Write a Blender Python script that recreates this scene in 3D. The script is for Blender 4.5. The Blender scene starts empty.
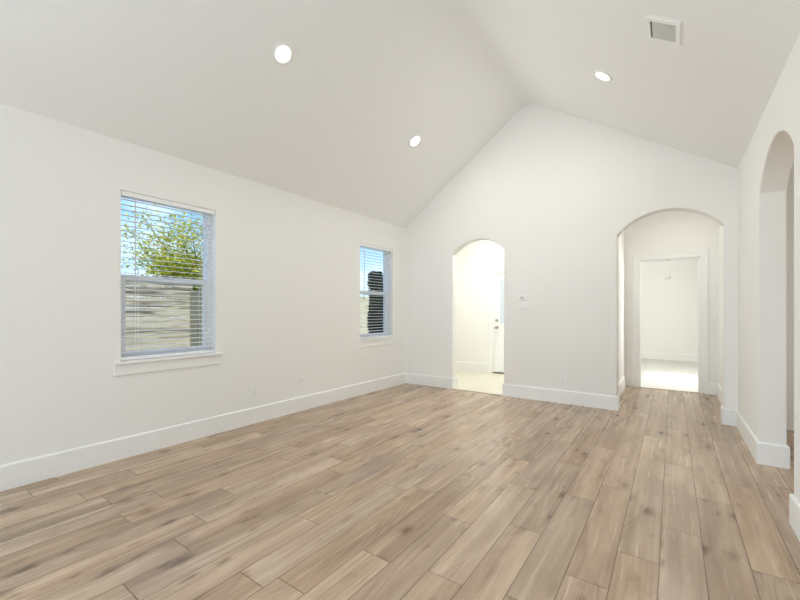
import bpy, bmesh, math, random
from mathutils import Vector, Matrix
from math import sin, cos, pi, sqrt, radians as R_
random.seed(7)
sc = bpy.context.scene
C = sc.collection

# ------------------------------------------------------------------ camera
cam_d = bpy.data.cameras.new('camera'); cam = bpy.data.objects.new('camera', cam_d); C.objects.link(cam)
cam_d.sensor_width = 36; cam_d.lens = 17.294; cam_d.shift_y = 11.3/800; cam_d.clip_start = 0.02
cam.location = (0, 0, 1.25); cam.rotation_euler = (pi/2, 0, R_(35.389))
sc.camera = cam
# ------------------------------------------------------------------ view
vs = sc.view_settings
vs.view_transform = 'Standard'; vs.look = 'None'; vs.exposure = 0.12; vs.gamma = 1; vs.use_curve_mapping = False
sc.cycles.max_bounces = 14; sc.cycles.diffuse_bounces = 9; sc.cycles.transparent_max_bounces = 16
sc.cycles.sample_clamp_indirect = 6

# ------------------------------------------------------------------ sky
W = bpy.data.worlds.new('sky'); sc.world = W; W.use_nodes = True
nt = W.node_tree; nt.nodes.clear()
def N(nt, t, **k):
    n = nt.nodes.new(t)
    for a, b in k.items(): setattr(n, a, b)
    return n
tc = N(nt, 'ShaderNodeTexCoord'); sp = N(nt, 'ShaderNodeSeparateXYZ'); nt.links.new(tc.outputs['Generated'], sp.inputs[0])
rp = N(nt, 'ShaderNodeValToRGB'); nt.links.new(sp.outputs['Z'], rp.inputs[0])
cr = rp.color_ramp
cr.elements[0].position = 0.0; cr.elements[0].color = (0.60, 0.76, 0.92, 1)
cr.elements[1].position = 0.55; cr.elements[1].color = (0.05, 0.19, 0.56, 1)
e = cr.elements.new(0.12); e.color = (0.42, 0.66, 0.93, 1)
e = cr.elements.new(0.24); e.color = (0.15, 0.42, 0.82, 1)
mp = N(nt, 'ShaderNodeMapping'); mp.inputs['Scale'].default_value = (1.6, 1.6, 5); nt.links.new(tc.outputs['Generated'], mp.inputs[0])
nz = N(nt, 'ShaderNodeTexNoise'); nz.inputs['Scale'].default_value = 2.2; nz.inputs['Detail'].default_value = 5
nt.links.new(mp.outputs[0], nz.inputs['Vector'])
cl = N(nt, 'ShaderNodeValToRGB'); cl.color_ramp.elements[0].position = 0.5; cl.color_ramp.elements[1].position = 0.72
nt.links.new(nz.outputs['Fac'], cl.inputs[0])
mx = N(nt, 'ShaderNodeMixRGB'); mx.inputs[2].default_value = (0.82, 0.9, 0.98, 1)
nt.links.new(cl.outputs[0], mx.inputs[0]); nt.links.new(rp.outputs[0], mx.inputs[1])
bg = N(nt, 'ShaderNodeBackground'); bg.inputs[1].default_value = 1.6
nt.links.new(mx.outputs[0], bg.inputs[0])
wo = N(nt, 'ShaderNodeOutputWorld'); nt.links.new(bg.outputs[0], wo.inputs[0])

# ------------------------------------------------------------------ sun and fill lamps
def light(name, kind, loc, rot, power, color=(1, 1, 1), **k):
    d = bpy.data.lights.new(name, kind); d.energy = power; d.color = color
    for a, b in k.items(): setattr(d, a, b)
    o = bpy.data.objects.new(name, d); o.location = loc; o.rotation_euler = rot; C.objects.link(o); return o
light('sun', 'SUN', (5, 2, 8), (0, R_(38), R_(-8)), 4.5, (1, 0.95, 0.86), angle=R_(0.6))
# fill lamps added out of view; the bedroom one stands at its window
light('back_fill', 'AREA', (-1.7, -3.66, 1.5), (R_(90), 0, 0), 62, (0.87, 0.945, 1.0), shape='RECTANGLE', size=3.2, size_y=2.2)  # added lamp outside the back opening, evens out the room's brightness
light('side_fill', 'AREA', (-4.06, -1.5, 1.5), (0, R_(-90), 0), 74, (0.78, 0.905, 1.0), shape='RECTANGLE', size=1.4, size_y=2.2)  # added lamp outside the unseen left opening, brightens right wall and floor
light('kitchen_fill', 'AREA', (3.6, 2.6, 1.4), (0, R_(90), 0), 30, (1.0, 0.98, 0.92), shape='RECTANGLE', size=1.4, size_y=2.2)  # added lamp that brightens the kitchen, source unseen
light('foyer_fill', 'AREA', (-2.4, 6.5, 2.90), (0, 0, 0), 28, (1.0, 0.985, 0.95), shape='DISK', size=0.5)  # added fill under the foyer ceiling, no fixture there
light('bedroom_window_daylight', 'AREA', (1.35, 8.75, 1.5), (0, R_(90), 0), 58, (1.0, 0.985, 0.95), shape='RECTANGLE', size=1.4, size_y=1.2)
light('hall_fill', 'AREA', (0, 6.5, 2.90), (0, 0, 0), 5, (1.0, 0.96, 0.90), shape='DISK', size=0.2)  # added fill under the hall ceiling, no fixture there
LAMP_W = 10.0

# ------------------------------------------------------------------ materials
def mat(name, color, rough=0.6, metal=0.0, spec=0.5, noise=0.0, nscale=20, bump=0.0):
    m = bpy.data.materials.new(name); m.use_nodes = True; t = m.node_tree
    b = t.nodes['Principled BSDF']
    b.inputs['Base Color'].default_value = (*color, 1); b.inputs['Roughness'].default_value = rough
    b.inputs['Metallic'].default_value = metal; b.inputs['Specular IOR Level'].default_value = spec
    co = N(t, 'ShaderNodeTexCoord'); n = N(t, 'ShaderNodeTexNoise'); n.inputs['Scale'].default_value = nscale; n.inputs['Detail'].default_value = 4
    t.links.new(co.outputs['Object'], n.inputs['Vector'])
    if noise:
        mr = N(t, 'ShaderNodeMapRange'); mr.inputs[3].default_value = 1-noise; mr.inputs[4].default_value = 1+noise
        t.links.new(n.outputs['Fac'], mr.inputs[0])
        h = N(t, 'ShaderNodeHueSaturation'); h.inputs['Color'].default_value = (*color, 1)
        t.links.new(mr.outputs[0], h.inputs['Value']); t.links.new(h.outputs[0], b.inputs['Base Color'])
    if bump:
        bp = N(t, 'ShaderNodeBump'); bp.inputs['Strength'].default_value = bump; bp.inputs['Distance'].default_value = 0.002
        t.links.new(n.outputs['Fac'], bp.inputs['Height']); t.links.new(bp.outputs[0], b.inputs['Normal'])
    return m
M = {}
M['wall'] = mat('wall_paint', (0.87, 0.868, 0.845), 0.85, spec=0.25, noise=0.01, nscale=90, bump=0.15)
M['ceil'] = mat('ceiling_paint', (0.885, 0.895, 0.89), 0.9, spec=0.2, noise=0.01, nscale=90, bump=0.15)
M['trim'] = mat('trim_paint', (0.88, 0.885, 0.87), 0.45, noise=0.008, nscale=6)
M['vinyl'] = mat('white_vinyl', (0.90, 0.92, 0.94), 0.4, noise=0.01)
M['slat'] = mat('blind_slat', (0.88, 0.885, 0.89), 0.45, noise=0.01)
M['plate'] = mat('white_plastic', (0.87, 0.87, 0.85), 0.35, noise=0.01)
M['dark'] = mat('dark_slot', (0.06, 0.06, 0.055), 0.6, noise=0.05)
M['grille'] = mat('vent_grille', (0.58, 0.58, 0.55), 0.5, noise=0.02)
M['nickel'] = mat('satin_nickel', (0.42, 0.41, 0.39), 0.3, metal=1.0, noise=0.02)
M['bronze'] = mat('threshold_metal', (0.16, 0.14, 0.11), 0.45, metal=0.6, noise=0.1)
M['strip'] = mat('floor_strip', (0.24, 0.17, 0.11), 0.5, noise=0.1)
M['grass'] = mat('grass_ground', (0.12, 0.16, 0.05), 0.95, noise=0.4, nscale=3)
M['bark'] = mat('bark', (0.12, 0.09, 0.06), 0.9, noise=0.3, nscale=12, bump=1)

def glass():
    m = bpy.data.materials.new('window_glass'); m.use_nodes = True; t = m.node_tree; t.nodes.clear()
    o = N(t, 'ShaderNodeOutputMaterial'); mi = N(t, 'ShaderNodeMixShader'); a = N(t, 'ShaderNodeBsdfTransparent'); g = N(t, 'ShaderNodeBsdfGlossy')
    a.inputs[0].default_value = (0.96, 0.98, 0.98, 1); g.inputs['Roughness'].default_value = 0.02
    f = N(t, 'ShaderNodeFresnel'); f.inputs[0].default_value = 1.35
    gm = N(t, 'ShaderNodeNewGeometry'); inv = N(t, 'ShaderNodeMath', operation='SUBTRACT'); inv.inputs[0].default_value = 1; t.links.new(gm.outputs['Backfacing'], inv.inputs[1])
    mu = N(t, 'ShaderNodeMath', operation='MULTIPLY'); t.links.new(f.outputs[0], mu.inputs[0]); t.links.new(inv.outputs[0], mu.inputs[1])
    t.links.new(mu.outputs[0], mi.inputs[0]); t.links.new(a.outputs[0], mi.inputs[1]); t.links.new(g.outputs[0], mi.inputs[2]); t.links.new(mi.outputs[0], o.inputs[0])
    return m
M['glass'] = glass()
def frosted():
    m = bpy.data.materials.new('frosted_glass'); m.use_nodes = True; t = m.node_tree; t.nodes.clear()
    o = N(t, 'ShaderNodeOutputMaterial'); a = N(t, 'ShaderNodeBsdfTranslucent'); a.inputs[0].default_value = (0.95, 0.97, 0.95, 1)
    d = N(t, 'ShaderNodeBsdfDiffuse'); d.inputs[0].default_value = (0.9, 0.9, 0.9, 1); mi = N(t, 'ShaderNodeMixShader'); mi.inputs[0].default_value = 0.3
    t.links.new(a.outputs[0], mi.inputs[1]); t.links.new(d.outputs[0], mi.inputs[2]); t.links.new(mi.outputs[0], o.inputs[0]); return m
M['frosted'] = frosted()
def emis(name, col, s):
    m = bpy.data.materials.new(name); m.use_nodes = True; t = m.node_tree; b = t.nodes['Principled BSDF']
    b.inputs['Base Color'].default_value = (0.9, 0.9, 0.88, 1); b.inputs['Emission Color'].default_value = (*col, 1); b.inputs['Emission Strength'].default_value = s
    return m
M['lens'] = emis('lamp_lens', (1, 0.94, 0.84), 9.0)

def foliage_mat(name, cols, trans=0.35):
    m = bpy.data.materials.new(name); m.use_nodes = True; t = m.node_tree; t.nodes.clear()
    g = N(t, 'ShaderNodeNewGeometry'); r = N(t, 'ShaderNodeValToRGB'); r.color_ramp.interpolation = 'LINEAR'
    t.links.new(g.outputs['Random Per Island'], r.inputs[0])
    el = r.color_ramp.elements
    el[0].position = 0; el[0].color = (*cols[0], 1); el[1].position = 1; el[1].color = (*cols[-1], 1)
    for i in range(1, len(cols)-1):
        e = el.new(i/(len(cols)-1)); e.color = (*cols[i], 1)
    d = N(t, 'ShaderNodeBsdfDiffuse'); tr = N(t, 'ShaderNodeBsdfTranslucent'); mi = N(t, 'ShaderNodeMixShader'); mi.inputs[0].default_value = trans
    o = N(t, 'ShaderNodeOutputMaterial')
    t.links.new(r.outputs[0], d.inputs[0]); t.links.new(r.outputs[0], tr.inputs[0])
    t.links.new(d.outputs[0], mi.inputs[1]); t.links.new(tr.outputs[0], mi.inputs[2]); t.links.new(mi.outputs[0], o.inputs[0])
    return m
M['leaf_yellow'] = foliage_mat('autumn_leaves', [(0.16, 0.30, 0.04), (0.60, 0.60, 0.06), (0.92, 0.78, 0.10), (0.30, 0.42, 0.07)])
M['leaf_dark'] = foliage_mat('evergreen_leaves', [(0.01, 0.03, 0.018), (0.025, 0.065, 0.04), (0.05, 0.10, 0.05)], 0.15)

def ma(t, op, a, b=None, c=None):
    n = t.nodes.new('ShaderNodeMath'); n.operation = op
    for i, v in enumerate((a, b, c)):
        if v is None: continue
        if isinstance(v, (int, float)): n.inputs[i].default_value = v
        else: t.links.new(v, n.inputs[i])
    return n.outputs[0]

def wood_floor():
    m = bpy.data.materials.new('plank_floor'); m.use_nodes = True; t = m.node_tree; L = t.links
    b = t.nodes['Principled BSDF']
    co = N(t, 'ShaderNodeTexCoord'); s = N(t, 'ShaderNodeSeparateXYZ'); L.new(co.outputs['Object'], s.inputs[0])
    x, y = s.outputs[0], s.outputs[1]
    PW, PL = 0.182, 1.15
    u = ma(t, 'DIVIDE', ma(t, 'ADD', x, 0.055+PW*40), PW); row = ma(t, 'FLOOR', u); fu = ma(t, 'FRACT', u)
    at = N(t, 'ShaderNodeAttribute', attribute_name='joint_y')
    v = ma(t, 'DIVIDE', ma(t, 'SUBTRACT', ma(t, 'ADD', y, PL*30), at.outputs['Fac']), PL)
    col = ma(t, 'FLOOR', v); fv = ma(t, 'FRACT', v)
    cid = N(t, 'ShaderNodeCombineXYZ'); L.new(row, cid.inputs[0]); L.new(col, cid.inputs[1])
    w2 = N(t, 'ShaderNodeTexWhiteNoise', noise_dimensions='2D'); L.new(cid.outputs[0], w2.inputs['Vector'])
    rnd = w2.outputs['Value']; rs = N(t, 'ShaderNodeSeparateColor'); L.new(w2.outputs['Color'], rs.inputs[0])
    # grain coordinates: own offset for every plank
    gx = ma(t, 'ADD', x, ma(t, 'MULTIPLY', rs.outputs[0], 37.0)); gy = ma(t, 'ADD', y, ma(t, 'MULTIPLY', rs.outputs[1], 53.0))
    def vec(ax, ay, sx, sy):
        c = N(t, 'ShaderNodeCombineXYZ'); L.new(ma(t, 'MULTIPLY', ax, sx), c.inputs[0]); L.new(ma(t, 'MULTIPLY', ay, sy), c.inputs[1]); return c.outputs[0]
    def noise(vv, sc_, det, dist=0.0, rough=0.5):
        n = N(t, 'ShaderNodeTexNoise'); n.inputs['Scale'].default_value = sc_; n.inputs['Detail'].default_value = det
        n.inputs['Distortion'].default_value = dist; n.inputs['Roughness'].default_value = rough; L.new(vv, n.inputs['Vector']); return n.outputs['Fac']
    warp = ma(t, 'MULTIPLY', ma(t, 'SUBTRACT', noise(vec(gx, gy, 3.0, 1.6), 1.0, 2), 0.5), 0.05)
    gx2 = ma(t, 'ADD', gx, warp)
    blotch = noise(vec(gx2, gy, 5.0, 1.3), 1.5, 3, 0.5)
    broad = noise(vec(gx2, gy, 13.0, 0.30), 1.0, 2, 0.2)
    # cathedral figure: contour lines of a stretched smooth noise
    field = noise(vec(gx2, gy, 5.0, 0.60), 1.0, 1.0, 0.3)
    bands = ma(t, 'FRACT', ma(t, 'MULTIPLY', field, 20.0))
    bands = ma(t, 'POWER', ma(t, 'MULTIPLY', ma(t, 'ABSOLUTE', ma(t, 'SUBTRACT', bands, 0.5)), 2.0), 2.5)
    bmask = N(t, 'ShaderNodeMapRange'); bmask.inputs[1].default_value = 0.46; bmask.inputs[2].default_value = 0.62; L.new(noise(vec(gx2, gy, 4.0, 1.1), 1.0, 1), bmask.inputs[0])
    bands = ma(t, 'MULTIPLY', bands, bmask.outputs[0])
    fine = noise(vec(gx2, gy, 150.0, 3.5), 1.0, 3, 0.2)
    streak = noise(vec(gx2, gy, 34.0, 0.8), 1.0, 4, 0.3)
    # knots and the dark marks around them
    def knots(sx, sy, r1, keep):
        kv = N(t, 'ShaderNodeTexVoronoi', feature='F1'); kv.inputs['Scale'].default_value = 1.0
        kc = vec(gx, gy, sx, sy)
        kd = N(t, 'ShaderNodeTexNoise'); kd.inputs['Scale'].default_value = 5; kd.inputs['Detail'].default_value = 3; L.new(kc, kd.inputs['Vector'])
        vm = N(t, 'ShaderNodeVectorMath', operation='MULTIPLY_ADD'); L.new(kd.outputs['Color'], vm.inputs[0]); vm.inputs[1].default_value = (0.35, 0.45, 0); L.new(kc, vm.inputs[2])
        L.new(vm.outputs[0], kv.inputs['Vector'])
        kr = N(t, 'ShaderNodeMapRange'); kr.inputs[1].default_value = 0.0; kr.inputs[2].default_value = r1; kr.inputs[3].default_value = 1; kr.inputs[4].default_value = 0; L.new(kv.outputs['Distance'], kr.inputs[0])
        kcol = N(t, 'ShaderNodeSeparateColor'); L.new(kv.outputs['Color'], kcol.inputs[0])
        return ma(t, 'MULTIPLY', ma(t, 'POWER', kr.outputs[0], 1.4), ma(t, 'GREATER_THAN', kcol.outputs[0], keep))
    kn = ma(t, 'MAXIMUM', knots(6.5, 3.4, 0.34, 0.56), ma(t, 'MULTIPLY', knots(13.0, 5.0, 0.32, 0.72), 0.8))
    def ctr(a, k): return ma(t, 'MULTIPLY', ma(t, 'SUBTRACT', a, 0.5), k)
    val = ma(t, 'ADD', 0.62, ctr(rnd, 0.20))
    val = ma(t, 'ADD', val, ctr(blotch, 0.62))
    val = ma(t, 'ADD', val, ctr(broad, 0.62))
    val = ma(t, 'SUBTRACT', val, ma(t, 'MULTIPLY', bands, 0.17))
    val = ma(t, 'ADD', val, ctr(streak, 0.46))
    val = ma(t, 'ADD', val, ctr(fine, 0.34))
    val = ma(t, 'SUBTRACT', val, ma(t, 'MULTIPLY', kn, 0.62))
    r = N(t, 'ShaderNodeValToRGB'); L.new(val, r.inputs[0]); el = r.color_ramp.elements
    el[0].position = 0.0; el[0].color = (0.12, 0.068, 0.038, 1)
    el[1].position = 1.0; el[1].color = (0.65, 0.49, 0.340, 1)
    e = el.new(0.33); e.color = (0.27, 0.176, 0.104, 1)
    e = el.new(0.64); e.color = (0.44, 0.31, 0.202, 1)
    hs = N(t, 'ShaderNodeHueSaturation'); L.new(r.outputs[0], hs.inputs['Color'])
    L.new(ma(t, 'ADD', 0.90, ma(t, 'MULTIPLY', rs.outputs[2], 0.16)), hs.inputs['Saturation'])
    # joints
    ex = ma(t, 'MULTIPLY', ma(t, 'MINIMUM', fu, ma(t, 'SUBTRACT', 1.0, fu)), PW)
    ey = ma(t, 'MULTIPLY', ma(t, 'MINIMUM', fv, ma(t, 'SUBTRACT', 1.0, fv)), PL)
    gap = N(t, 'ShaderNodeMapRange'); gap.inputs[1].default_value = 0.0010; gap.inputs[2].default_value = 0.0032; L.new(ma(t, 'MINIMUM', ex, ey), gap.inputs[0])
    jm = N(t, 'ShaderNodeMixRGB'); jm.inputs[1].default_value = (0.12, 0.070, 0.038, 1); L.new(gap.outputs[0], jm.inputs[0]); L.new(hs.outputs[0], jm.inputs[2])
    L.new(jm.outputs[0], b.inputs['Base Color'])
    L.new(ma(t, 'ADD', 0.20, ma(t, 'MULTIPLY', streak, 0.12)), b.inputs['Roughness'])
    b.inputs['Specular IOR Level'].default_value = 0.85
    bp = N(t, 'ShaderNodeBump'); bp.inputs['Strength'].default_value = 0.25; bp.inputs['Distance'].default_value = 0.002
    L.new(ma(t, 'ADD', gap.outputs[0], ma(t, 'MULTIPLY', fine, 0.12)), bp.inputs['Height']); L.new(bp.outputs[0], b.inputs['Normal'])
    return m
M['wood'] = wood_floor()

def tile_mat(name, c1, c2, joint, size):
    m = bpy.data.materials.new(name); m.use_nodes = True; t = m.node_tree; L = t.links; b = t.nodes['Principled BSDF']
    co = N(t, 'ShaderNodeTexCoord'); br = N(t, 'ShaderNodeTexBrick', offset=0.5); L.new(co.outputs['Object'], br.inputs['Vector'])
    br.inputs['Color1'].default_value = (*c1, 1); br.inputs['Color2'].default_value = (*c2, 1); br.inputs['Mortar'].default_value = (*joint, 1)
    br.inputs['Scale'].default_value = 1; br.inputs['Brick Width'].default_value = size; br.inputs['Row Height'].default_value = size; br.inputs['Mortar Size'].default_value = 0.004
    n = N(t, 'ShaderNodeTexNoise'); n.inputs['Scale'].default_value = 3; n.inputs['Detail'].default_value = 5; L.new(co.outputs['Object'], n.inputs['Vector'])
    mr = N(t, 'ShaderNodeMapRange'); mr.inputs[3].default_value = 0.92; mr.inputs[4].default_value = 1.06; L.new(n.outputs['Fac'], mr.inputs[0])
    h = N(t, 'ShaderNodeHueSaturation'); L.new(br.outputs['Color'], h.inputs['Color']); L.new(mr.outputs[0], h.inputs['Value']); L.new(h.outputs[0], b.inputs['Base Color'])
    b.inputs['Roughness'].default_value = 0.35
    return m
M['tile'] = tile_mat('cream_tile', (0.70, 0.67, 0.56), (0.73, 0.70, 0.60), (0.62, 0.59, 0.50), 0.45)
M['carpet'] = mat('pale_carpet', (0.72, 0.71, 0.66), 0.95, noise=0.12, nscale=60, bump=0.6)

def fence_mat(name, base, dark, pitch, axis=2):
    m = bpy.data.materials.new(name); m.use_nodes = True; t = m.node_tree; L = t.links; b = t.nodes['Principled BSDF']; b.inputs['Roughness'].default_value = 0.9
    co = N(t, 'ShaderNodeTexCoord'); mp = N(t, 'ShaderNodeMapping'); L.new(co.outputs['Object'], mp.inputs[0])
    mp.inputs['Scale'].default_value = (2, 1.3, 14) if axis == 2 else (14, 14, 1.3)
    n = N(t, 'ShaderNodeTexNoise'); n.inputs['Scale'].default_value = 1.5; n.inputs['Detail'].default_value = 8; n.inputs['Distortion'].default_value = 0.5; L.new(mp.outputs[0], n.inputs['Vector'])
    g = N(t, 'ShaderNodeNewGeometry')
    v = ma(t, 'ADD', ma(t, 'MULTIPLY', n.outputs['Fac'], 1.25), ma(t, 'MULTIPLY', g.outputs['Random Per Island'], 0.22))
    r = N(t, 'ShaderNodeValToRGB'); L.new(v, r.inputs[0]); el = r.color_ramp.elements
    el[0].position = 0.48; el[0].color = (*dark, 1); el[1].position = 0.78; el[1].color = (*base, 1)
    L.new(r.outputs[0], b.inputs['Base Color'])
    return m
M['fence'] = fence_mat('weathered_boards', (0.50, 0.46, 0.35), (0.12, 0.11, 0.08), 0.14)
M['fence_cream'] = fence_mat('cream_boards', (0.72, 0.68, 0.48), (0.50, 0.45, 0.30), 0.14)
M['fence_old'] = fence_mat('weathered_pickets', (0.40, 0.36, 0.24), (0.10, 0.09, 0.06), 0.1, axis=0)

# ------------------------------------------------------------------ mesh helpers
def link(name, bm, m, parent=None, smooth=False):
    bmesh.ops.remove_doubles(bm, verts=bm.verts, dist=1e-6)
    bmesh.ops.recalc_face_normals(bm, faces=bm.faces)
    me = bpy.data.meshes.new(name); bm.to_mesh(me); bm.free()
    if smooth:
        for p in me.polygons: p.use_smooth = True
    me.materials.append(m)
    o = bpy.data.objects.new(name, me); C.objects.link(o)
    if parent is not None: o.parent = parent
    if smooth:
        try: me.set_sharp_from_angle(angle=R_(35))
        except Exception: pass
    return o
def struct(name, bm, m, parent=None, smooth=False):
    o = link(name, bm, m, parent, smooth)
    if parent is None: o['kind'] = 'structure'
    return o
def empty(name, loc=(0, 0, 0), rot=(0, 0, 0)):
    o = bpy.data.objects.new(name, None); o.empty_display_size = 0.1; o.location = loc; o.rotation_euler = rot; C.objects.link(o); return o
def tag(o, label, cat, group=None):
    o['label'] = label; o['category'] = cat
    if group: o['group'] = group
    return o
def box(bm, a, b, bev=0.0, mtx=None):
    r = bmesh.ops.create_cube(bm, size=1.0); vs_ = r['verts']
    s = [b[i]-a[i] for i in range(3)]; c = [(a[i]+b[i])/2 for i in range(3)]
    for v in vs_: v.co = Vector((v.co.x*s[0]+c[0], v.co.y*s[1]+c[1], v.co.z*s[2]+c[2]))
    if bev:
        es = list({e for v in vs_ for e in v.link_edges})
        rr = bmesh.ops.bevel(bm, geom=es, offset=bev, segments=2, affect='EDGES', profile=0.5)
        vs_ = list({v for f in rr['faces'] for v in f.verts} | {v for v in vs_ if v.is_valid})
    if mtx is not None: bmesh.ops.transform(bm, matrix=mtx, verts=[v for v in vs_ if v.is_valid])
def cyl(bm, p, q, r, seg=16, r2=None):
    p, q = Vector(p), Vector(q); d = q-p
    m = Matrix.Translation((p+q)/2) @ d.to_track_quat('Z', 'Y').to_matrix().to_4x4()
    bmesh.ops.create_cone(bm, cap_ends=True, segments=seg, radius1=r, radius2=r if r2 is None else r2, depth=d.length, matrix=m)
def prism(bm, pts, axis, a, b, bevel_test=None, bev=0.0):
    """pts: 2-D outline; axis 'x' -> (y,z) outline, 'y' -> (x,z) outline"""
    def P(p, t): return (t, p[0], p[1]) if axis == 'x' else (p[0], t, p[1])
    A = [bm.verts.new(P(p, a)) for p in pts]; B = [bm.verts.new(P(p, b)) for p in pts]
    bm.faces.new(A); bm.faces.new(B)
    n = len(pts)
    for i in range(n): bm.faces.new((A[i], A[(i+1) % n], B[(i+1) % n], B[i]))
    if bev:
        bmesh.ops.recalc_face_normals(bm, faces=bm.faces)
        es = []
        for V in (A, B):
            for i in range(n):
                j = (i+1) % n
                if bevel_test(pts[i]) and bevel_test(pts[j]):
                    e = bm.edges.get((V[i], V[j]))
                    if e: es.append(e)
        bmesh.ops.bevel(bm, geom=es, offset=bev, segments=4, affect='EDGES', profile=0.5)
    for f in [f for f in bm.faces if len(f.verts) > 8]:
        bmesh.ops.triangulate(bm, faces=[f])
def grid_wall(bm, us, vs_, holes, t0, t1, axis):
    """solid slab made of cells; holes = set of (i,j) cells left out. axis 'x': (y,z) cells, 'z': (x,y) cells, 'y': (x,z) cells"""
    def P(u, v, t):
        return {'x': (t, u, v), 'y': (u, t, v), 'z': (u, v, t)}[axis]
    cells = {(i, j) for i in range(len(us)-1) for j in range(len(vs_)-1)} - set(holes)
    cache = {}
    def V(i, j, k):
        if (i, j, k) not in cache: cache[(i, j, k)] = bm.verts.new(P(us[i], vs_[j], (t0, t1)[k]))
        return cache[(i, j, k)]
    for (i, j) in cells:
        for k in (0, 1): bm.faces.new((V(i, j, k), V(i+1, j, k), V(i+1, j+1, k), V(i, j+1, k)))
        for (di, dj, a, b) in ((-1, 0, (i, j), (i, j+1)), (1, 0, (i+1, j), (i+1, j+1)), (0, -1, (i, j), (i+1, j)), (0, 1, (i, j+1), (i+1, j+1))):
            if (i+di, j+dj) not in cells:
                bm.faces.new((V(*a, 0), V(*b, 0), V(*b, 1), V(*a, 1)))
def arch_pts(c, half, spring, rise, n=28):
    Rr = (half*half+rise*rise)/(2*rise); zc = spring+rise-Rr; a0 = math.asin(half/Rr)
    return [(c+Rr*sin(a0*(1-2*i/n)), zc+Rr*cos(a0*(1-2*i/n))) for i in range(n+1)]   # from +half to -half

# ------------------------------------------------------------------ the room shell
XL, XR, YF, YB = -3.815, 0.575, 5.535, -3.5
TH = 0.155
EL, RX, RZ, ER = 2.70, -1.695, 4.262, 2.80
def zl(x): return EL+(x-XL)*(RZ-EL)/(RX-XL)
def zr(x): return ER+(XR-x)*(RZ-ER)/(XR-RX)
# wood floor
# one slab, its top divided along the plank rows; every row carries where its end joints fall
JY = {-20: .68, -19: 1.23, -17: .95, -16: 1.18, -15: .93, -14: 1.48, -13: 1.19, -12: 1.0, -11: .70, -10: 1.56, -8: 1.14, -7: 1.53, -6: 2.08,
      -5: 1.59, -4: 2.22, -3: 2.80, -2: 1.95, -1: 2.29, 0: 2.70, 1: 3.26, 2: 2.50}
PW = 0.182
xs_ = [XL-0.2]; k = math.ceil((XL-0.2+0.055)/PW)
while k*PW-0.055 < 4.0: xs_.append(k*PW-0.055); k += 1
xs_.append(4.0)
xs_ = sorted(xs_+[-0.66])
bm = bmesh.new(); nx = len(xs_)-1; cut = xs_.index(-0.66)
grid_wall(bm, xs_, [YB-0.2, YF, 7.43], {(i, 1) for i in range(cut)}, -0.1, 0.0, 'z')
fo = struct('floor', bm, M['wood'])
at = fo.data.attributes.new('joint_y', 'FLOAT', 'FACE')
rj = random.Random(3); RJ = {q: rj.uniform(0, 1.15) for q in range(-40, 60)}
for p in fo.data.polygons:
    q = math.floor((p.center.x+0.055)/PW); at.data[p.index].value = JY.get(q, RJ[q])
bm = bmesh.new(); box(bm, (XL-0.2, YF+0.0005, -0.1), (-0.6605, 7.75, 0.0)); o = struct('floor', bm, M['tile'])
bm = bmesh.new(); box(bm, (-2.6, 7.4305, -0.1), (4.0, 12.3, 0.0)); o = struct('floor', bm, M['carpet'])
bm = bmesh.new(); box(bm, (-2.885, YF-0.016, 0.0), (-2.06, YF+0.008, 0.004), 0.0015); struct('trim_1', bm, M['strip'])
bm = bmesh.new(); box(bm, (-0.44, 7.41, 0.0), (0.324, 7.445, 0.006), 0.002); struct('trim_2', bm, M['strip'])

# vaulted ceiling: one bent slab with an eased ridge
bm = bmesh.new()
sl, sr = (RZ-EL)/(RX-XL), (RZ-ER)/(XR-RX)
prof = [(XL-0.2, zl(XL-0.2))]
rr_ = 0.17
for i in range(15):
    k = i/14; p0 = (RX-rr_, zl(RX-rr_)); p1 = (RX, RZ); p2 = (RX+rr_, zr(RX+rr_))
    prof.append(tuple((1-k)**2*p0[q]+2*k*(1-k)*p1[q]+k*k*p2[q] for q in (0, 1)))
prof.append((XR+0.2, zr(XR+0.2)))
T2 = 0.2
outer = [(XL-0.2, zl(XL-0.2)+T2), (RX, RZ+T2), (XR+0.2, zr(XR+0.2)+T2)]
prism(bm, prof+outer[::-1], 'y', YB-0.15, YF+TH)
struct('ceiling', bm, M['ceil'], smooth=True)

# left wall with two window openings and an unseen third added for light
W1 = (1.286, 2.117); W2 = (4.338, 5.168); WZ = (0.80, 2.282)
bm = bmesh.new()
grid_wall(bm, [YB-0.15, -2.6, -0.4, W1[0], W1[1], W2[0], W2[1], 7.75], [0, WZ[0], WZ[1], 2.72], {(1, 1), (3, 1), (5, 1)}, XL-0.185, XL, 'x')
box(bm, (XL-0.185, YF+TH+0.001, 2.7205), (XL, 7.75, 2.95))
struct('wall_left', bm, M['wall'])
# far gable wall with both archways
out = [(XL, 0), (-2.90, 0)] + arch_pts(-2.4725, 0.4275, 2.17, 0.20)[::-1] + [(-2.045, 0), (-0.574, 0)] + \
      arch_pts(-0.058, 0.516, 2.21, 0.25)[::-1] + [(0.458, 0), (XR+0.165, 0), (XR+0.165, zr(XR+0.165)+0.05), (RX, RZ+0.05), (XL, zl(XL)+0.05)]
def bt(p): return (-2.91 < p[0] < -2.01 or -0.58 < p[0] < 0.46) and p[1] < 2.6
bm = bmesh.new(); prism(bm, out, 'y', YF, YF+TH, bt, 0.013); struct('wall_far', bm, M['wall'], smooth=True)
# right wall with archway
out = [(YB-0.15, 0), (3.17, 0)] + arch_pts(3.725, 0.555, 2.215, 0.25)[::-1] + [(4.28, 0), (YF-0.0005, 0), (YF-0.0005, ER+0.03), (YB-0.15, ER+0.03)]
def bt2(p): return 3.16 < p[0] < 4.29 and p[1] < 2.6
bm = bmesh.new(); prism(bm, out, 'x', XR, XR+0.165, bt2, 0.013); struct('wall_right', bm, M['wall'], smooth=True)
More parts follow.
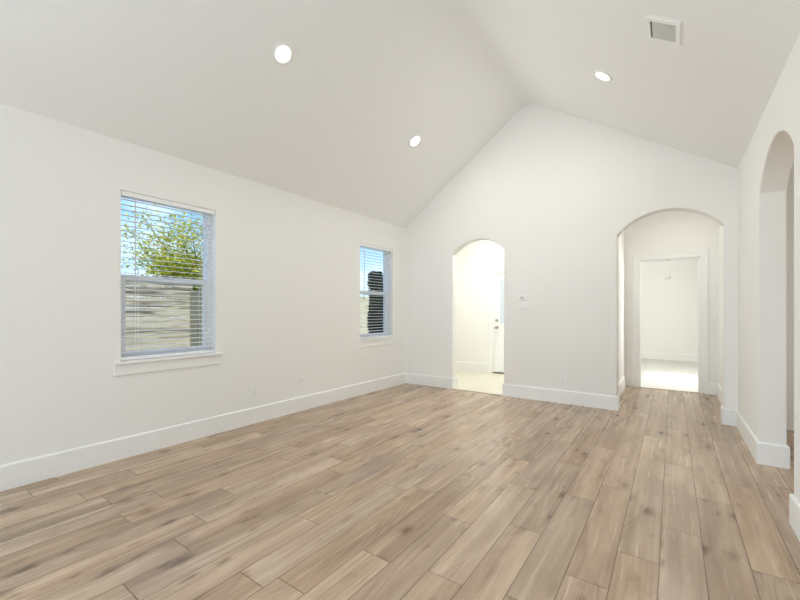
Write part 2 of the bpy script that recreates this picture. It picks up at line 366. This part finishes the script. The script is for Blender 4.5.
# back wall, behind the camera, with a wide opening added for light
bm = bmesh.new()
grid_wall(bm, [XL, -3.3, -0.1, XR], [0, 0.35, 2.55, 2.72], {(1, 1)}, YB-0.15, YB, 'y')
prism(bm, [(XL, 2.72), (XR, 2.72), (XR, ER), (RX, RZ+0.02), (XL, 2.7201)], 'y', YB-0.15, YB)
struct('wall_back', bm, M['wall'])
r = empty('added_window_back', (-1.7, YB-0.1, 0.35)); r['kind'] = 'structure'  # unseen window, added to bring in light from behind the camera
bm = bmesh.new()
for xx in (-1.6, -0.8, 0.0, 0.8, 1.6): box(bm, (xx-0.03-(0.03 if xx == 1.6 else 0)+(0.03 if xx == -1.6 else 0), -0.03, 0), (xx+0.03-(0.03 if xx == 1.6 else 0)+(0.03 if xx == -1.6 else 0), 0.03, 2.2))
for zz in (0, 2.14): box(bm, (-1.6, -0.029, zz), (1.6, 0.029, zz+0.06))
link('window_frame', bm, M['vinyl'], r)
r = empty('added_window_side', (XL-0.13, -1.5, 0.80)); r['kind'] = 'structure'  # unseen window, added to light the right wall and floor
bm = bmesh.new()
for a_, b_ in ((-1.1, -1.05), (-0.03, 0.03), (1.05, 1.1)): box(bm, (-0.03, a_, 0), (0.03, b_, WZ[1]-0.80))
for zz in (0, 0.71, 1.432): box(bm, (-0.029, -1.1, zz), (0.029, 1.1, zz+0.05))
link('window_frame', bm, M['vinyl'], r)

# hall beyond the wide archway
HY = 7.43
bm = bmesh.new(); box(bm, (-0.66-0.12, YF+TH, 0), (-0.66, HY, 2.95)); struct('wall_hall_left', bm, M['wall'])
bm = bmesh.new(); box(bm, (0.551, YF+TH, 0), (0.67, HY, 2.95)); struct('wall_hall_right', bm, M['wall'])
bm = bmesh.new()
FD = (-2.985, -2.06)   # front door opening
HD = (-0.46, 0.342)    # doorway at the end of the hall
grid_wall(bm, [XL, FD[0], FD[1], HD[0], HD[1], 4.0], [0, 2.035, 2.085, 2.95], {(1, 0), (3, 0), (3, 1)}, HY, HY+0.12, 'y')
struct('wall_hall_far', bm, M['wall'])
bm = bmesh.new(); box(bm, (XL, YF+TH, 2.9505), (XR+0.4, HY+0.12, 3.05)); struct('ceiling_hall', bm, M['ceil'])
# room beyond the doorway
bm = bmesh.new(); box(bm, (-2.6, 12.0, 0), (1.27, 12.12, 2.74)); struct('wall_bedroom_far', bm, M['wall'])
bm = bmesh.new(); box(bm, (-2.6, HY+0.12, 0), (-2.48, 12.0, 2.74)); struct('wall_bedroom_left', bm, M['wall'])
bm = bmesh.new()
grid_wall(bm, [HY+0.12, 8.05, 9.3, 12.0], [0, 0.8, 2.2, 2.74], {(1, 1)}, 1.15, 1.27, 'x')
struct('wall_bedroom_right', bm, M['wall'])
bm = bmesh.new(); box(bm, (-2.6, HY+0.12, 2.7405), (1.27, 12.12, 2.84)); struct('ceiling_bedroom', bm, M['ceil'])
# room beyond the right archway
bm = bmesh.new(); KY = 5.65
box(bm, (XR+0.17, KY, 0), (4.0, KY+0.12, 2.74)); struct('wall_kitchen_far', bm, M['wall'])
bm = bmesh.new()
grid_wall(bm, [YB, 1.9, 3.3, KY], [0, 0.7, 2.1, 2.74], {(1, 1)}, 3.88, 4.0, 'x'); struct('wall_kitchen_right', bm, M['wall'])
bm = bmesh.new(); box(bm, (XR+0.165, YB-0.15, 0), (4.0, YB-0.03, 2.74)); struct('wall_kitchen_back', bm, M['wall'])
bm = bmesh.new(); box(bm, (XR+0.166, YB-0.15, 2.7405), (4.0, KY+0.12, 2.84)); struct('ceiling_kitchen', bm, M['ceil'])

# ------------------------------------------------------------------ baseboards
def baseboard(name, pts, h=0.178, t=0.015, room='right'):
    """profile swept along the wall line with mitred corners; the room lies to the given side of the path"""
    s = -1 if room == 'right' else 1
    P = [Vector(p) for p in pts]; n = len(P); offs = []
    for i in range(n):
        ds = []
        if i > 0: ds.append((P[i]-P[i-1]).normalized())
        if i < n-1: ds.append((P[i+1]-P[i]).normalized())
        ns = [Vector((-d.y, d.x))*s for d in ds]
        if len(ns) == 1: offs.append(ns[0])
        else:
            b = (ns[0]+ns[1]).normalized(); offs.append(b/max(0.2, b.dot(ns[0])))
    prof = [(0, 0), (t, 0), (t, h-0.012), (t-0.002, h-0.006), (t-0.006, h), (0, h)]
    bm = bmesh.new(); rings = []
    for i in range(n):
        rings.append([bm.verts.new((P[i].x+offs[i].x*a, P[i].y+offs[i].y*a, z)) for a, z in prof])
    k = len(prof)
    for i in range(n-1):
        for j in range(k): bm.faces.new((rings[i][j], rings[i][(j+1) % k], rings[i+1][(j+1) % k], rings[i+1][j]))
    bm.faces.new(rings[0]); bm.faces.new(rings[-1])
    return struct(name, bm, M['trim'])
baseboard('baseboard_left', [(XL, YB), (XL, YF), (-2.90, YF), (-2.90, YF+TH), (XL, YF+TH)])
baseboard('baseboard_far', [(-0.78, YF+TH), (-2.045, YF+TH), (-2.045, YF), (-0.574, YF), (-0.574, YF+TH), (-0.66, YF+TH), (-0.66, HY), (HD[0]-0.092, HY)])
baseboard('baseboard_right', [(HD[1]+0.092, HY), (0.551, HY), (0.551, YF+TH), (0.458, YF+TH), (0.458, YF), (XR, YF), (XR, 4.28), (XR+0.165, 4.28), (XR+0.165, KY), (0.86, KY)])
baseboard('baseboard_near', [(XR+0.165, 1.0), (XR+0.165, 3.17), (XR, 3.17), (XR, YB)])
baseboard('baseboard_foyer', [(XL, YF+TH), (XL, HY), (FD[0]-0.075, HY)])
baseboard('baseboard_bedroom', [(-2.48, HY+0.12), (-2.48, 12.0), (1.15, 12.0), (1.15, HY+0.12)])

# ------------------------------------------------------------------ cased doorway at the end of the hall
def casing(bm, x0, x1, z1, y, w=0.085, t=0.018):
    box(bm, (x0-w, y-t, 0), (x0, y, z1+w), 0.003); box(bm, (x1, y-t, 0), (x1+w, y, z1+w), 0.003)
    box(bm, (x0-0.0005, y-t, z1), (x1+0.0005, y, z1+w), 0.003)
    # raised outer bead
    b = 0.018
    box(bm, (x0-w-0.004, y-t-0.006, 0), (x0-w+b, y-0.001, z1+w+0.004), 0.003); box(bm, (x1+w-b, y-t-0.006, 0), (x1+w+0.004, y-0.001, z1+w+0.004), 0.003)
    box(bm, (x0-w, y-t-0.006, z1+w-b), (x1+w, y-0.001, z1+w+0.004), 0.003)
r = empty('door_2', ((HD[0]+HD[1])/2, HY, 0)); r['kind'] = 'structure'
cx = (HD[0]+HD[1])/2; a0, a1 = HD[0]-cx, HD[1]-cx
bm = bmesh.new(); casing(bm, a0, a1, 2.085, 0, 0.085); link('door_casing', bm, M['trim'], r)
bm = bmesh.new(); box(bm, (a0, 0, 0), (a0+0.018, 0.12, 2.085)); box(bm, (a1-0.018, 0, 0), (a1, 0.12, 2.085)); box(bm, (a0+0.018, 0, 2.067), (a1-0.018, 0.12, 2.085))
box(bm, (a0+0.018, 0.05, 0), (a0+0.028, 0.085, 2.067)); box(bm, (a1-0.028, 0.05, 0), (a1-0.018, 0.085, 2.067)); box(bm, (a0+0.018, 0.05, 2.057), (a1-0.018, 0.085, 2.067))
link('door_jamb', bm, M['trim'], r)
bm = bmesh.new(); box(bm, (-0.022, 0.012, 2.060), (0.022, 0.045, 2.0665), 0.001); cyl(bm, (0, 0.028, 2.045), (0, 0.028, 2.062), 0.010, 12); link('ball_catch', bm, M['grille'], r)

# front door in the foyer
r = empty('door_1', (FD[0], HY, 0)); r['kind'] = 'structure'
dw = FD[1]-FD[0]
bm = bmesh.new(); casing(bm, 0, dw, 2.035, 0, 0.07); link('door_casing', bm, M['trim'], r)
bm = bmesh.new(); box(bm, (0, 0, 0.02), (0.03, 0.12, 2.035)); box(bm, (dw-0.03, 0, 0.02), (dw, 0.12, 2.035)); box(bm, (0.03, 0, 2.01), (dw-0.03, 0.12, 2.035)); link('door_jamb', bm, M['trim'], r)
bm = bmesh.new(); box(bm, (0.0, 0.0, 0), (dw, 0.12, 0.022), 0.003); link('door_sill', bm, M['bronze'], r)
D = bmesh.new()
g0, g1, gz0, gz1 = 0.16, dw-0.16, 1.0, 1.885
xs = [0.033, g0, g1, dw-0.033]; zs = [0.028, gz0, gz1, 2.006]
grid_wall(D, xs, zs, {(1, 1)}, 0.02, 0.062, 'y')
for (p, q, s_, e_) in ((g0-0.03, g0+0.004, gz0-0.03, gz1+0.03), (g1-0.004, g1+0.03, gz0-0.03, gz1+0.03)): box(D, (p, 0.012, s_), (q, 0.02, e_), 0.003)
for (s_, e_) in ((gz0-0.03, gz0+0.004), (gz1-0.004, gz1+0.03)): box(D, (g0, 0.012, s_), (g1, 0.02, e_), 0.003)
for px0 in (0.14, dw/2+0.04):
    box(D, (px0, 0.013, 0.2), (px0+dw/2-0.18, 0.021, 0.86), 0.006)
door = link('door_leaf', D, M['trim'], r)
bm = bmesh.new(); box(bm, (g0, 0.036, gz0), (g1, 0.044, gz1)); link('pane', bm, M['frosted'], door)
bm = bmesh.new(); cyl(bm, (0.09, 0.021, 0.925), (0.09, 0.008, 0.925), 0.032, 24); cyl(bm, (0.09, 0.008, 0.925), (0.09, -0.03, 0.925), 0.011, 16)
bmesh.ops.create_uvsphere(bm, u_segments=20, v_segments=12, radius=0.027, matrix=Matrix.Translation((0.09, -0.04, 0.925)) @ Matrix.Diagonal((1, 0.8, 1, 1)))
link('door_handle', bm, M['nickel'], door, True)
bm = bmesh.new(); cyl(bm, (0.09, 0.021, 1.066), (0.09, 0.004, 1.066), 0.031, 24); cyl(bm, (0.09, 0.004, 1.066), (0.09, -0.006, 1.066), 0.018, 20); link('deadbolt', bm, M['nickel'], door, True)

# door glimpsed through the right archway
r = empty('door_3', (0.95, KY, 0)); r['kind'] = 'structure'
bm = bmesh.new(); casing(bm, 0.0, 0.76, 2.05, 0, 0.085); link('door_casing', bm, M['trim'], r)
bm = bmesh.new(); box(bm, (0.004, -0.008, 0.01), (0.756, -0.0005, 2.045)); 
for a, b_, c, d in ((0.11, 0.65, 0.2, 0.95), (0.11, 0.65, 1.1, 1.92)):
    box(bm, (a, -0.014, c), (b_, -0.007, d), 0.004)
lf = link('door_leaf', bm, M['trim'], r)
bm = bmesh.new(); cyl(bm, (0.69, -0.008, 0.95), (0.69, -0.05, 0.95), 0.011, 12); bmesh.ops.create_uvsphere(bm, u_segments=16, v_segments=10, radius=0.026, matrix=Matrix.Translation((0.69, -0.06, 0.95))); link('door_handle', bm, M['nickel'], lf, True)

# ------------------------------------------------------------------ left wall windows
def window(name, y0, y1):
    r = empty(name, (XL, (y0+y1)/2, 0.80)); r['kind'] = 'structure'
    hw = (y1-y0)/2; zt = WZ[1]-0.80; zb = 0.026
    # vinyl frame set back in the opening
    bm = bmesh.new(); xa, xb = -0.180, -0.100; fw = 0.034
    box(bm, (xa, -hw, zb), (xb, -hw+fw, zt)); box(bm, (xa, hw-fw, zb), (xb, hw, zt))
    box(bm, (xa, -hw+fw, zt-0.012), (xb, hw-fw, zt)); box(bm, (xa, -hw+fw, zb), (xb, hw-fw, zb+fw))
    link('window_frame', bm, M['vinyl'], r)
    zm = 1.535-0.80
    def sash(x0, x1, za, zb_, st, rt, rb, nm):
        bm = bmesh.new(); a, b = -hw+fw, hw-fw
        box(bm, (x0, a, za), (x1, a+st, zb_), 0.003); box(bm, (x0, b-st, za), (x1, b, zb_), 0.003)
        box(bm, (x0+0.001, a+st-0.002, zb_-rt), (x1-0.001, b-st+0.002, zb_), 0.003); box(bm, (x0+0.001, a+st-0.002, za), (x1-0.001, b-st+0.002, za+rb), 0.003)
        s_ = link(nm, bm, M['vinyl'], r)
        bm = bmesh.new(); box(bm, ((x0+x1)/2-0.004, a+st-0.004, za+rb-0.004), ((x0+x1)/2+0.004, b-st+0.004, zb_-rt+0.004)); link('pane', bm, M['glass'], s_)
        return s_
    sash(-0.172, -0.142, zm-0.02, zt-0.012, 0.014, 0.010, 0.05, 'upper_sash')
    lo = sash(-0.138, -0.104, zb+fw, zm+0.035, 0.036, 0.045, 0.04, 'lower_sash')
    bm = bmesh.new(); box(bm, (-0.104, -0.03, zm+0.02), (-0.088, 0.03, zm+0.034), 0.003); cyl(bm, (-0.096, 0, zm+0.034), (-0.096, 0.03, zm+0.043), 0.006, 10); link('sash_lock', bm, M['plate'], lo)
    # stool and apron
    bm = bmesh.new(); box(bm, (-0.1, -hw, 0), (0.004, hw, zb), 0.001); box(bm, (0, -hw-0.055, 0), (0.032, hw+0.055, zb), 0.006); link('window_sill', bm, M['trim'], r)
    bm = bmesh.new(); box(bm, (0, -hw-0.052, -0.092), (0.014, hw+0.052, 0), 0.003); link('window_apron', bm, M['trim'], r)
    return r
window('window_1', *W1); window('window_2', *W2)

# ------------------------------------------------------------------ blinds
def blind(y0, y1, label):
    yc = (y0+y1)/2; hw = (y1-y0)/2-0.006
    r = empty('window_blind', (XL-0.045, yc, WZ[1])); tag(r, label, 'blind', 'horizontal blinds in the left wall windows')
    bm = bmesh.new(); box(bm, (-0.028, -hw, -0.020), (0.028, hw, -0.002), 0.002); link('headrail', bm, M['slat'], r)
    bm = bmesh.new(); box(bm, (0.029, -hw, -0.044), (0.036, hw, -0.001), 0.003); link('valance', bm, M['slat'], r)
    bm = bmesh.new(); z = -0.066; zs = []
    while z > -(WZ[1]-0.826)+0.05:
        zs.append(z)
        tilt = R_(-3); n = 5; top, bot = [], []
        for k in range(n+1):
            a = -1+2*k/n; x = a*0.0245*cos(tilt); zz = z+a*0.0245*sin(tilt)+0.0022*(1-a*a)
            top.append((x, zz+0.0014)); bot.append((x, zz-0.0014))
        ring = top+bot[::-1]
        A = [bm.verts.new((p[0], -hw+0.004, p[1])) for p in ring]; B = [bm.verts.new((p[0], hw-0.004, p[1])) for p in ring]
        bm.faces.new(A); bm.faces.new(B)
        for i in range(len(ring)): bm.faces.new((A[i], A[(i+1) % len(ring)], B[(i+1) % len(ring)], B[i]))
        z -= 0.0455
    link('slats', bm, M['slat'], r, True)
    zb = -(WZ[1]-0.826)+0.004
    bm = bmesh.new(); box(bm, (-0.026, -hw+0.002, zb), (0.026, hw-0.002, zb+0.026), 0.003); link('bottom_rail', bm, M['slat'], r)
    bm = bmesh.new()
    for yy in (-hw+0.13, hw-0.13):
        for xx in (-0.0265, 0.0265): box(bm, (xx-0.0008, yy-0.001, zb+0.02), (xx+0.0008, yy+0.001, -0.04))
        for zz in zs: box(bm, (-0.0265, yy-0.0006, zz-0.0035), (0.0265, yy+0.0006, zz-0.0022))
    link('ladder_cords', bm, M['slat'], r)
    bm = bmesh.new(); cyl(bm, (0.036, -hw+0.105, -0.05), (0.034, -hw+0.105, -0.80), 0.0042, 8); cyl(bm, (0.034, -hw+0.105, -0.80), (0.034, -hw+0.105, -0.86), 0.0065, 8); link('tilt_wand', bm, M['grille'], r)
blind(*W1, 'open white slat blind in the nearer window, yellow-leaved tree and board fence behind')
blind(*W2, 'open white slat blind in the far window next to the corner, dark evergreen behind')

# ------------------------------------------------------------------ outlets and switches
def outlet(loc, rz, label, mount, kind='duplex'):
    r = empty('wall_outlet', loc, (0, 0, rz)); tag(r, label, 'outlet', mount)   # local -y faces the room
    bm = bmesh.new(); box(bm, (-0.036, -0.006, -0.058), (0.036, 0, 0.058), 0.003); link('cover_plate', bm, M['plate'], r)
    if kind == 'duplex':
        for zc in (-0.021, 0.021):
            bm = bmesh.new(); box(bm, (-0.017, -0.0085, zc-0.015), (0.017, -0.005, zc+0.015), 0.002); k = link('socket', bm, M['plate'], r)
            bm = bmesh.new(); box(bm, (-0.008, -0.0089, zc-0.004), (-0.0055, -0.008, zc+0.007)); box(bm, (0.0055, -0.0089, zc-0.004), (0.008, -0.008, zc+0.007)); cyl(bm, (0, -0.008, zc-0.009), (0, -0.0089, zc-0.009), 0.0025, 10); link('slot', bm, M['dark'], k)
        bm = bmesh.new(); cyl(bm, (0, -0.005, 0), (0, -0.0075, 0), 0.003, 12); link('screw', bm, M['grille'], r)
    else:
        bm = bmesh.new(); cyl(bm, (0, -0.005, 0), (0, -0.014, 0), 0.006, 14); cyl(bm, (0, -0.014, 0), (0, -0.016, 0), 0.004, 10); link('coax_jack', bm, M['nickel'], r)
        for zc in (-0.042, 0.042):
            bm = bmesh.new(); cyl(bm, (0, -0.005, zc), (0, -0.007, zc), 0.003, 12); link('screw', bm, M['grille'], r)
g = 'outlets above the baseboards'
outlet((XL, 2.565, 0.365), R_(90), 'white duplex outlet low on the left wall, nearer the big window', g)
outlet((XL, 3.235, 0.375), R_(90), 'white low cable jack plate on the left wall, between the windows, right of an outlet', g, 'coax')
outlet((XL, 5.225, 0.385), R_(90), 'white duplex outlet low on the left wall beneath the far window beside the corner', g)
outlet((-1.214, YF, 0.365), 0, 'white duplex outlet low on the gable wall between the two archways', g)
def switch(loc, gangs, label, pitch=0.046):
    w = (0.070+pitch*(gangs-1))/2
    r = empty('light_switch', loc); tag(r, label, 'light switch')
    bm = bmesh.new(); box(bm, (-w, -0.006, -0.058), (w, 0, 0.058), 0.003); link('cover_plate', bm, M['plate'], r)
    for k in range(gangs):
        c = (k-(gangs-1)/2)*pitch
        bm = bmesh.new(); box(bm, (c-0.0165, -0.008, -0.033), (c+0.0165, -0.005, 0.033), 0.001)
        rk = link('rocker', bm, M['trim'], r)
        bm = bmesh.new(); box(bm, (c-0.0145, -0.011, -0.030), (c+0.0145, -0.0075, 0.0), 0.002); link('paddle', bm, M['plate'], rk)
switch((-1.74, YF, 1.335), 3, 'white three-gang switch plate beside the small archway')
r = empty('thermostat', (-1.765, YF, 1.44)); tag(r, 'small white thermostat on the gable wall just above the three-gang switch', 'thermostat')
bm = bmesh.new(); box(bm, (-0.06, -0.018, -0.033), (0.06, 0, 0.037), 0.004); link('body', bm, M['plate'], r)
bm = bmesh.new(); box(bm, (-0.03, -0.0188, -0.014), (0.03, -0.0175, 0.022)); link('screen', bm, M['grille'], r)
switch((-3.141, HY, 1.318), 2, 'white two-gang switch plate in the foyer left of the front door')

# ------------------------------------------------------------------ recessed lights and ceiling vent
TR = math.atan(sr); TL = math.atan(sl)
def downlight(x, y, left, label):
    z = zl(x) if left else zr(x); ang = -TL if left else TR
    r = empty('recessed_light', (x, y, z), (0, ang, 0)); tag(r, label, 'ceiling light', 'recessed lights in the vaulted ceiling')
    bm = bmesh.new(); n = 48; prof_ = [(0.066, -0.001), (0.066, -0.004), (0.072, -0.008), (0.088, -0.007), (0.094, -0.003), (0.095, 0.0)]
    rings = [[bm.verts.new((a*cos(2*pi*i/n), a*sin(2*pi*i/n), h)) for i in range(n)] for a, h in prof_]
    for q in range(len(prof_)-1):
        for i in range(n): bm.faces.new((rings[q][i], rings[q][(i+1) % n], rings[q+1][(i+1) % n], rings[q+1][i]))
    link('trim_ring', bm, M['trim'], r, True)
    bm = bmesh.new(); prof_ = [(0.066, -0.002), (0.060, -0.006), (0.045, -0.010), (0.022, -0.012)]
    rings = [[bm.verts.new((a*cos(2*pi*i/n), a*sin(2*pi*i/n), h)) for i in range(n)] for a, h in prof_]
    for q in range(len(prof_)-1):
        for i in range(n): bm.faces.new((rings[q][i], rings[q][(i+1) % n], rings[q+1][(i+1) % n], rings[q+1][i]))
    bm.faces.new(rings[-1])
    link('lens', bm, M['lens'], r, True)
    d = bpy.data.lights.new('lamp_glow', 'AREA'); d.shape = 'DISK'; d.size = 0.13; d.energy = LAMP_W; d.color = (1.0, 0.98, 0.94)
    lo = bpy.data.objects.new('lamp_glow', d); C.objects.link(lo); lo.parent = r; lo.location = (0, 0, -0.016)
downlight(-2.756, 2.128, True, 'lit recessed light on the left slope, nearer the camera, above the near window')
downlight(-2.755, 4.218, True, 'lit recessed light on the left slope, toward the gable wall')
downlight(-0.552, 4.167, False, 'lit recessed light on the right slope, near the square ceiling vent')

vx, vy = -0.052, 3.242
r = empty('ceiling_vent', (vx, vy, zr(vx)), (0, TR, 0)); tag(r, 'white square air vent with grey louvres on the right ceiling slope', 'vent')
bm = bmesh.new(); o_, i_ = 0.118, 0.086
oy, iy = 0.132, 0.098
for (a, b_) in (((-o_, -oy), (-i_, oy)), ((i_, -oy), (o_, oy)), ((-i_-0.001, -oy), (i_+0.001, -iy)), ((-i_-0.001, iy), (i_+0.001, oy))):
    box(bm, (*a, -0.012), (*b_, 0.0), 0.003)
box(bm, (-o_-0.012, -oy-0.012, -0.004), (-o_+0.002, oy+0.012, 0)); box(bm, (o_-0.002, -oy-0.012, -0.004), (o_+0.012, oy+0.012, 0))
box(bm, (-o_, -oy-0.012, -0.004), (o_, -oy+0.002, 0)); box(bm, (-o_, oy-0.002, -0.004), (o_, oy+0.012, 0))
link('vent_frame', bm, M['trim'], r)
bm = bmesh.new(); box(bm, (-i_, -iy, -0.0015), (i_, iy, 0.0)); link('duct_opening', bm, M['dark'], r)
bm = bmesh.new(); nl = 12
for k in range(nl):
    yy = -iy+(k+0.5)*2*iy/nl
    box(bm, (-i_+0.012, -0.0105, -0.0008), (i_, 0.0105, 0.0008), mtx=Matrix.Translation((0, yy, -0.0075)) @ Matrix.Rotation(R_(-8), 4, 'X'))
link('louvres', bm, M['grille'], r)
bm = bmesh.new(); box(bm, (0.035, -iy+0.012, -0.022), (0.052, -iy+0.02, -0.008), 0.002); link('damper_lever', bm, M['grille'], r)

r = empty('smoke_alarm', (-0.104, 12.0, 2.13)); tag(r, 'small round white alarm on the far room wall seen through the doorway', 'smoke alarm')
bm = bmesh.new(); cyl(bm, (0, 0, 0), (0, -0.03, 0), 0.065, 28, 0.055); link('body', bm, M['plate'], r, True)
bm = bmesh.new(); cyl(bm, (0.025, -0.029, -0.02), (0.025, -0.034, -0.02), 0.022, 14); link('test_button', bm, M['grille'], r, True)

# ------------------------------------------------------------------ outdoors
bm = bmesh.new(); box(bm, (-40, -30, -0.45), (XL-0.19, 40, -0.25)); box(bm, (4.05, -30, -0.45), (40, 40, -0.25)); box(bm, (XL-0.19, 12.3, -0.45), (4.05, 40, -0.25)); struct('ground', bm, M['grass'])
FX = -6.2
def h_fence(y0, y1, top, label, m='fence'):
    r = empty('board_fence', (FX, (y0+y1)/2, -0.25)); tag(r, label, 'fence')
    hw = (y1-y0)/2; bm = bmesh.new(); z = 0.04; p = 0.152
    while z < top+0.25:
        box(bm, (-0.01+random.uniform(-.003, .003), -hw, z), (0.01, hw, z+p-0.004+random.uniform(-.003, .001))); z += p
    link('boards', bm, M[m], r)
    yy = -hw
    while yy <= hw:
        bm = bmesh.new(); box(bm, (-0.105, yy-0.045, 0), (-0.0135, yy+0.045, top+0.28)); link('post', bm, M['fence_old'], r); yy += 2.4
h_fence(-3.0, 3.05, 1.66, 'weathered grey horizontal board fence outside the nearer window')
h_fence(3.25, 12.0, 1.60, 'cream horizontal board fence outside the far window', 'fence_cream')
r = empty('picket_gate', (-5.1, 3.02, -0.25)); tag(r, 'weathered olive picket gate joining the board fence, right side of near window', 'gate')
bm = bmesh.new(); xx = -1.08
while xx < 0.78:
    box(bm, (xx, -0.009, 0.05), (xx+0.085, 0.009, 1.82+random.uniform(-.01, .01))); xx += 0.093
link('pickets', bm, M['fence_old'], r)
for zz in (0.3, 1.5):
    bm = bmesh.new(); box(bm, (-1.08, 0.0095, zz), (0.8, 0.045, zz+0.08)); link('rail', bm, M['fence_old'], r)

def leaf_cloud(bm, pts, size):
    for c in pts:
        s = size*random.uniform(0.6, 1.25)
        q = Matrix.Rotation(random.uniform(0, 2*pi), 3, 'Z') @ Matrix.Rotation(random.uniform(-1.1, 1.1), 3, 'X') @ Matrix.Rotation(random.uniform(0, 2*pi), 3, 'Z')
        P = [Vector((0, -s, 0)), Vector((s*.5, 0, s*.12)), Vector((0, s, 0)), Vector((-s*.5, 0, s*.12))]
        V = [bm.verts.new(Vector(c)+q @ p) for p in P]
        bm.faces.new((V[0], V[1], V[2])); bm.faces.new((V[0], V[2], V[3]))
def link_leaves(name, bm, m, parent):
    me = bpy.data.meshes.new(name); bm.to_mesh(me); bm.free(); me.materials.append(m)
    o = bpy.data.objects.new(name, me); C.objects.link(o); o.parent = parent; return o
# yellow-leaved tree beyond the fence
r = empty('leafy_tree', (-9.4, 4.75, -0.25)); tag(r, 'loose tree with yellow-green leaves rising behind the board fence', 'tree')
bm = bmesh.new(); cyl(bm, (0, 0, 0), (0.05, 0.1, 2.0), 0.11, 12, 0.07)
tips = []
for k in range(16):
    a = random.uniform(0, 2*pi); e_ = random.uniform(0.35, 1.25); ln = random.uniform(1.0, 2.0)
    s0 = Vector((0.05, 0.1, random.uniform(1.2, 2.0))); d = Vector((cos(a)*cos(e_), sin(a)*cos(e_), sin(e_)))
    m1 = s0+d*ln*0.5; tip = s0+d*ln+Vector((0, 0, 0.15)); cyl(bm, s0, m1, 0.035, 8, 0.022); cyl(bm, m1, tip, 0.022, 6, 0.006); tips += [m1, tip, (m1+tip)/2]
    for w in range(3):
        t2 = m1.lerp(tip, random.random())+Vector([random.uniform(-.5, .5) for _ in range(3)]); cyl(bm, m1.lerp(tip, 0.3), t2, 0.010, 5, 0.003); tips.append(t2)
link('trunk', bm, M['bark'], r)
bm = bmesh.new(); P = []
for tp in tips:
    for _ in range(150):
        P.append(tp+Vector((random.gauss(0, .17), random.gauss(0, .19), random.gauss(0, .13))))
leaf_cloud(bm, P, 0.042)
link_leaves('foliage', bm, M['leaf_yellow'], r)
# dark clipped evergreen near the far window
r = empty('evergreen_shrub', (-5.45, 6.74, -0.25)); tag(r, 'tall dark clipped evergreen outside the far window', 'shrub')
bm = bmesh.new(); cyl(bm, (0, 0, 0), (0, 0, 1.9), 0.05, 10, 0.02); link('stem', bm, M['bark'], r)
bm = bmesh.new(); P = []
for _ in range(9000):
    z = random.uniform(0.1, 2.38); a = random.uniform(0, 2*pi); rad = (0.165+0.02*sin(z*7+a*3))*sqrt(random.random())*(1 if z < 2.32 else 0.8)
    P.append((cos(a)*rad, sin(a)*rad, z))
leaf_cloud(bm, P, 0.045)
link_leaves('foliage', bm, M['leaf_dark'], r)
